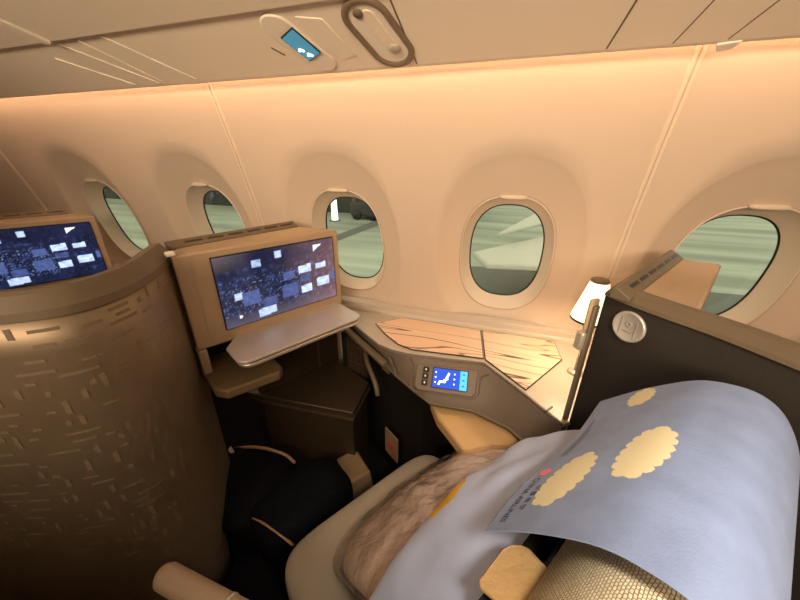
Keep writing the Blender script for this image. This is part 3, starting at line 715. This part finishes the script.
# ------------------------------------------------------------------ headrest cover (its cartoon print is left out)
def pnp(poly, x, y):
    c = False; n = len(poly)
    for i in range(n):
        x1, y1 = poly[i]; x2, y2 = poly[i - 1]
        if (y1 > y) != (y2 > y) and x < (x2 - x1) * (y - y1) / (y2 - y1) + x1: c = not c
    return c
def scallop(cx, cy, rx, ry, rot, n=15):
    pts = []; N = 240; acc = 0; prev = None; cr, sr = math.cos(rot), math.sin(rot)
    per = [(rx * .86 * math.cos(2 * math.pi * k / N), ry * .80 * math.sin(2 * math.pi * k / N)) for k in range(N)]
    tot = sum(math.dist(per[k], per[k - 1]) for k in range(N)); step = tot / n; acc = step
    for k in range(N):
        acc += math.dist(per[k], per[k - 1])
        if acc >= step: acc -= step; pts.append(per[k])
    rc = step * .62
    def inside(s_, w_):
        a, b_ = w_ - cx, s_ - cy; p, q = a * cr + b_ * sr, -a * sr + b_ * cr
        return math.hypot(p / (rx * .9), q / (ry * .9)) < 1 or any((p - x) ** 2 + (q - y) ** 2 < rc * rc for x, y in pts)
    return inside
clouds = [scallop(.328, .068, .058, .022, .10), scallop(.382, .141, .056, .021, .10), scallop(.546, .086, .028, .017, 0, 11)]
c0, c1, CS = .232, .578, .37
mb = MB(); NU, NV = 300, 320
def sag(w_, s_): return .004 * math.sin((w_ - c0) * 21) * max(0, 1 - s_ / .12)
vs = []
for j in range(NV + 1):
    s_ = CS * j / NV; p = arch(s_); nn = archn(s_)
    for i in range(NU + 1):
        w_ = lerp(c0, c1, i / NU); q = p + nn * sag(w_, s_); vs.append(S(q.x, w_, q.y))
for j in range(NV):
    for i in range(NU):
        s_ = CS * (j + .5) / NV; w_ = lerp(c0, c1, (i + .5) / NU)
        mb.f.append([j * (NU + 1) + i, j * (NU + 1) + i + 1, (j + 1) * (NU + 1) + i + 1, (j + 1) * (NU + 1) + i]); mb.sm.append(True)
        mb.m.append(1 if any(c(s_, w_) for c in clouds) else 0)
mb.v = vs
cov = thing('headrest_cover', S(0, .4, -.42), 'blue cloth headrest cover with cream clouds and airline lettering', 'headrest cover')
mb.build('cloth', [M_blue, M_cloud], cov, recalc=False, solid=.0012)
def print_text(txt, w_start, s_base, size, width, name, m, par):
    cu = bpy.data.curves.new('tmp', 'FONT'); cu.body = txt; cu.size = 1.0
    o = bpy.data.objects.new('tmp', cu); COL.objects.link(o); bpy.context.view_layer.update()
    me = bpy.data.meshes.new_from_object(o.evaluated_get(bpy.context.evaluated_depsgraph_get()))
    bpy.data.objects.remove(o)
    bm = bmesh.new(); bm.from_mesh(me); xs = [v.co.x for v in bm.verts]; x0, x1 = min(xs), max(xs)
    out = MB(); k = width / (x1 - x0)
    base = []
    for v in bm.verts:
        w_ = w_start - (v.co.x - x0) * k; s_ = s_base + v.co.y * size; p = arch(s_) + archn(s_) * (sag(w_, s_) + .0011)
        base.append(S(p.x, w_, p.y))
    out.add(base, [[v.index for v in f.verts] for f in bm.faces]); bm.free(); bpy.data.meshes.remove(me)
    return out.build(name, m, par, recalc=False)
print_text('CHINA AIRLINES', .331, .018, .0135, .086, 'lettering', M_ink, cov)
print_text('中 華 航 空', .312, .0345, .0105, .046, 'characters', M_ink, cov)
def disc(cw, cs, r):
    out = []
    for k in range(14):
        a = 2 * math.pi * k / 14; w_ = cw + r * math.cos(a); s_ = cs + r * math.sin(a); p = arch(s_) + archn(s_) * (sag(w_, s_) + .0012); out.append(S(p.x, w_, p.y))
    return out
mb = MB()
for k in range(5):
    a = 2 * math.pi * k / 5 + .3; P = disc(.345 + .0055 * math.cos(a), .024 + .0055 * math.sin(a), .0046); mb.add(P, [list(range(14))])
mb.build('blossom_emblem', M_logo, cov, recalc=False)
mb = MB()
for k, (wa, wb, ss) in enumerate(((.392, .505, .020), (.392, .470, .027))):
    N = 24
    for q in range(N):
        w1 = lerp(wa, wb, q / N); w2 = lerp(wa, wb, (q + .72) / N)
        P = []
        for w_, s_ in ((w1, ss), (w2, ss), (w2, ss + .0022), (w1, ss + .0022)):
            p = arch(s_) + archn(s_) * (sag(w_, s_) + .0011); P.append(S(p.x, w_, p.y))
        mb.add(P, [[0, 1, 2, 3]])
mb.build('small_print', M_ink, cov, recalc=False)

# ------------------------------------------------------------------ pillow and wrapped blanket
def cushion_mesh(c, ex, ey, en, lx_, ly_, th, wr, seed, corner=.06, nu=70, nv=60, yellow=None, rd=0, hf=0):
    mb = MB()
    def top(u, v, sgn):
        a, b_ = 2 * u - 1, 2 * v - 1
        # pulled-in sides, pointed corners
        x = a * lx_ * (1 - corner * (1 - abs(b_) ** 2) - rd * abs(b_) ** 5); y = b_ * ly_ * (1 - corner * (1 - abs(a) ** 2) - rd * abs(a) ** 5)
        h = th * ((1 - abs(a) ** 2.6) * (1 - abs(b_) ** 2.6)) ** .55
        q = Vector((x * 7, y * 7, seed))
        edge = ((1 - abs(a) ** 4) * (1 - abs(b_) ** 4)) ** .5
        d = wr * (noise.noise(Vector((x * 5 + seed, y * 11 + x * 6, 1))) * .55 + noise.noise(q * 1.6) * .7) * (edge * .7 + .2)
        d += hf * noise.noise(Vector((x * 38, y * 30, seed))) * edge
        return c + ex * x + ey * y + en * (sgn * h + d)
    n0 = mb.grid(lambda u, v: top(u, v, 1), nu, nv); 
    if yellow:
        for k, f in enumerate(mb.f):
            i, j = k % (nu - 1), k // (nu - 1)
            if yellow(2 * (i + .5) / (nu - 1) - 1, 2 * (j + .5) / (nv - 1) - 1): mb.m[k] = 1
    mb.grid(lambda u, v: top(u, v, -1), nu, nv)
    return mb
ey = (Hd * .68 + Zd * .73).normalized(); en = Wd.cross(ey) * 1.0
if en.z < 0: en = -en
pc = S(-.212, .378, -.606) - en * .012 + ey * .082
pl = cushion_mesh(pc, Wd, ey, en, .245, .143, .070, .019, 2.3, corner=.05, nu=110, nv=100, yellow=lambda a, b_: pnp([(-.48, -.42), (-.34, -.24), (-.04, -.46), (.0, -.70), (-.40, -.80)], a, b_))
p_o = thing('pillow', pc - Zd * .2, 'pale blue pillow propped against the seat back under the headrest cover', 'pillow')
pl.build('pillow_case', [M_pillow, M_pyellow], p_o, weld=True)
eb = (Hd * .80 + Zd * .60).normalized(); nb = Wd.cross(eb)
if nb.z < 0: nb = -nb
bc_ = S(-.268, .392, -.712)
b_o = thing('wrapped_blanket', bc_ - Zd * .12, 'folded tan blanket in clear plastic wrap squeezed in front of the pillow', 'blanket')
cushion_mesh(bc_, Wd, eb, nb, .238, .212, .056, .012, 5.1, corner=0, nu=60, nv=50, rd=.14, hf=.003).build('blanket', M_blanket, b_o, weld=True)
cushion_mesh(bc_ + nb * .004, Wd, eb, nb, .248, .222, .064, .013, 5.1, corner=0, nu=130, nv=120, rd=.12, hf=.007).build('plastic_wrap', M_film, b_o, weld=True)

# ------------------------------------------------------------------ bags on the floor
def crumple(sc_, am):
    return lambda P: P + Vector((noise.noise(P * sc_), noise.noise(P * sc_ + Vector((5, 0, 0))), noise.noise(P * sc_ + Vector((0, 9, 0))))) * am
t = thing('backpack', (-.74, .62, FL), 'black backpack with tan zip piping lying in the dark footwell', 'backpack')
mb = MB(); mb.ball((-.80, .60, -1.175), .17, .16, .125, p=.55, fn=crumple(9, .02), nu=48, nv=30); mb.build('bag_body', M_bag, t)
mb = MB(); mb.tube(catmull([(-.93, .70, -1.09), (-.86, .70, -1.055), (-.78, .71, -1.045), (-.70, .72, -1.06), (-.66, .72, -1.09)], 6), .006, 8); mb.build('piping', M_trim_tan, t)
mb = MB(); mb.box((-.90, .66, -1.05), .012, .012, .03, (.5, .5, .5), (.7, -.7, 0), (-.4, 0, .9)); mb.build('zip_pull', M_white, t)
t = thing('duffel_bag', (-.50, .62, FL), 'soft black bag with a tan strap end on the floor beside the seat', 'bag')
mb = MB(); mb.ball((-.545, .61, -1.165), .12, .17, .135, Hd, Wd, Zd, p=.6, fn=crumple(8, .02), nu=48, nv=30); mb.build('bag_body', M_bag2, t)
mb = MB(); q = catmull([(-.66, .50, -1.08), (-.60, .485, -1.055), (-.53, .475, -1.06), (-.49, .475, -1.09)], 5); mb.grid(lambda u, v: q[round(v * (len(q) - 1))] + Zd * (.016 * (u - .5)) + Vector((0, -.012 * u, 0)), 3, len(q)); mb.build('strap', M_trim_tan, t, solid=.003)
t = thing('paper_bag', (-.43, .80, FL), 'crumpled brown paper bag between the black bag and the console', 'paper bag')
mb = MB(); mb.prism([(-.50, .80, FL), (-.40, .72, FL), (-.345, .79, FL), (-.445, .87, FL)], Vector((-.02, -.01, .21))); mb.build('bag_body', M_paper, t, bevel=.008)

# ------------------------------------------------------------------ units under the bins
t = thing('sign_display', psu(-.49, .77, 0), 'small blue lit seat sign display on the bin underside', 'display')
def capsule(cx, cy, dx, dy, hl, hw, n=12):
    d = Vector((dx, dy)).normalized(); s_ = Vector((-d.y, d.x)); out = []
    for sg, a0 in ((1, -90), (-1, 90)):
        for k in range(n + 1):
            a = math.radians(a0 + 180 * k / n); p = Vector((cx, cy)) + d * (sg * (hl - hw)) + (d * math.cos(a) + s_ * math.sin(a)) * hw
            out.append((p.x, p.y))
    return out
def on(poly, off): return [psu(x, y, off) for x, y in poly]
PD = Vector((0, -.33, -.944))
mb = MB(); mb.prism(on(capsule(-.492, .778, .035, .10, .090, .036), -.001), PD * .006); mb.build('pod', M_pale, t, bevel=.003)
dp = [(-.520, .746), (-.475, .724), (-.454, .798), (-.499, .820)]
mb = MB(); mb.prism(on(dp, .004), PD * .004); mb.build('display_bezel', M_black, t)
M_sign = mat('sign_blue', (.02, .1, .15), .2, emis=(.030, .165, .24), estr=.8)
cx = sum(p[0] for p in dp) / 4; cy = sum(p[1] for p in dp) / 4
mb = MB(); mb.prism(on([(cx + (x - cx) * .94, cy + (y - cy) * .95) for x, y in dp], .008), PD * .0006); ds = mb.build('lit_panel', M_sign, t)
M_sic = mat('sign_white', (.8, .9, .9), .3, emis=(.6, .95, 1), estr=1.3)
mb = MB()
for x, y in ((-.494, .783), (-.482, .799)):
    mb.prism(on(capsule(x, y, .6, .5, .0075, .0045, 6), .0086), PD * .0004); mb.prism(on([(x - .010, y + .002), (x - .004, y - .004), (x - .002, y + .001), (x - .007, y + .006)], .0086), PD * .0004)
mb.build('icon', M_sic, ds)
mb = MB(); mb.prism(on([(-.455, .706), (-.402, .719), (-.378, .826), (-.408, .832), (-.448, .80)], -.001), PD * .003); mb.build('cover_plate', M_bin, t, bevel=.002)
mb = MB(); mb.prism(on([(-.574, .779), (-.571, .776), (-.554, .803), (-.557, .806)], -.001), PD * .002); mb.build('call_slot', M_binline, t)
t = thing('service_unit', psu(-.302, .775), 'oval brown-rimmed light recess on the bin underside', 'service unit')
oc = (-.300, .776, .036, .15)
mb = MB()
o_out = capsule(*oc, .094, .050, 16); o_in = capsule(*oc, .081, .037, 16); n = len(o_out)
vs = on(o_out, -.001) + on(o_out, .004) + on(capsule(*oc, .090, .046, 16), .007) + on(o_in, .004) + on(capsule(*oc, .079, .035, 16), -.004)
mb.add(vs, [[j * n + k, j * n + (k + 1) % n, (j + 1) * n + (k + 1) % n, (j + 1) * n + k] for j in range(4) for k in range(n)], 0, True); mb.build('ring', mat('ring_brown', (.20, .145, .10), .45), t)
mb = MB(); mb.prism(on(capsule(*oc, .080, .036, 16), .0005), PD * .001); mb.build('recess_plate', M_pale, t)
mb = MB(); mb.prism(on(capsule(-.293, .776, .036, .15, .066, .014, 10), .001), PD * .002); mb.build('inner_panel', M_bin, t, bevel=.001)
mb = MB(); mb.lathe(psu(-.281, .812, .001), [(.014, 0), (.014, .003), (.010, .006), (0, .006)], 24, axis=PD); mb.build('lens', M_console, t)
mb = MB(); mb.lathe(psu(-.322, .716, .001), [(.010, 0), (.010, .004), (0, .005)], 20, axis=PD); mb.build('nozzle', M_binline, t)

for o in bpy.data.objects:
    if '_base' in o: del o['_base']
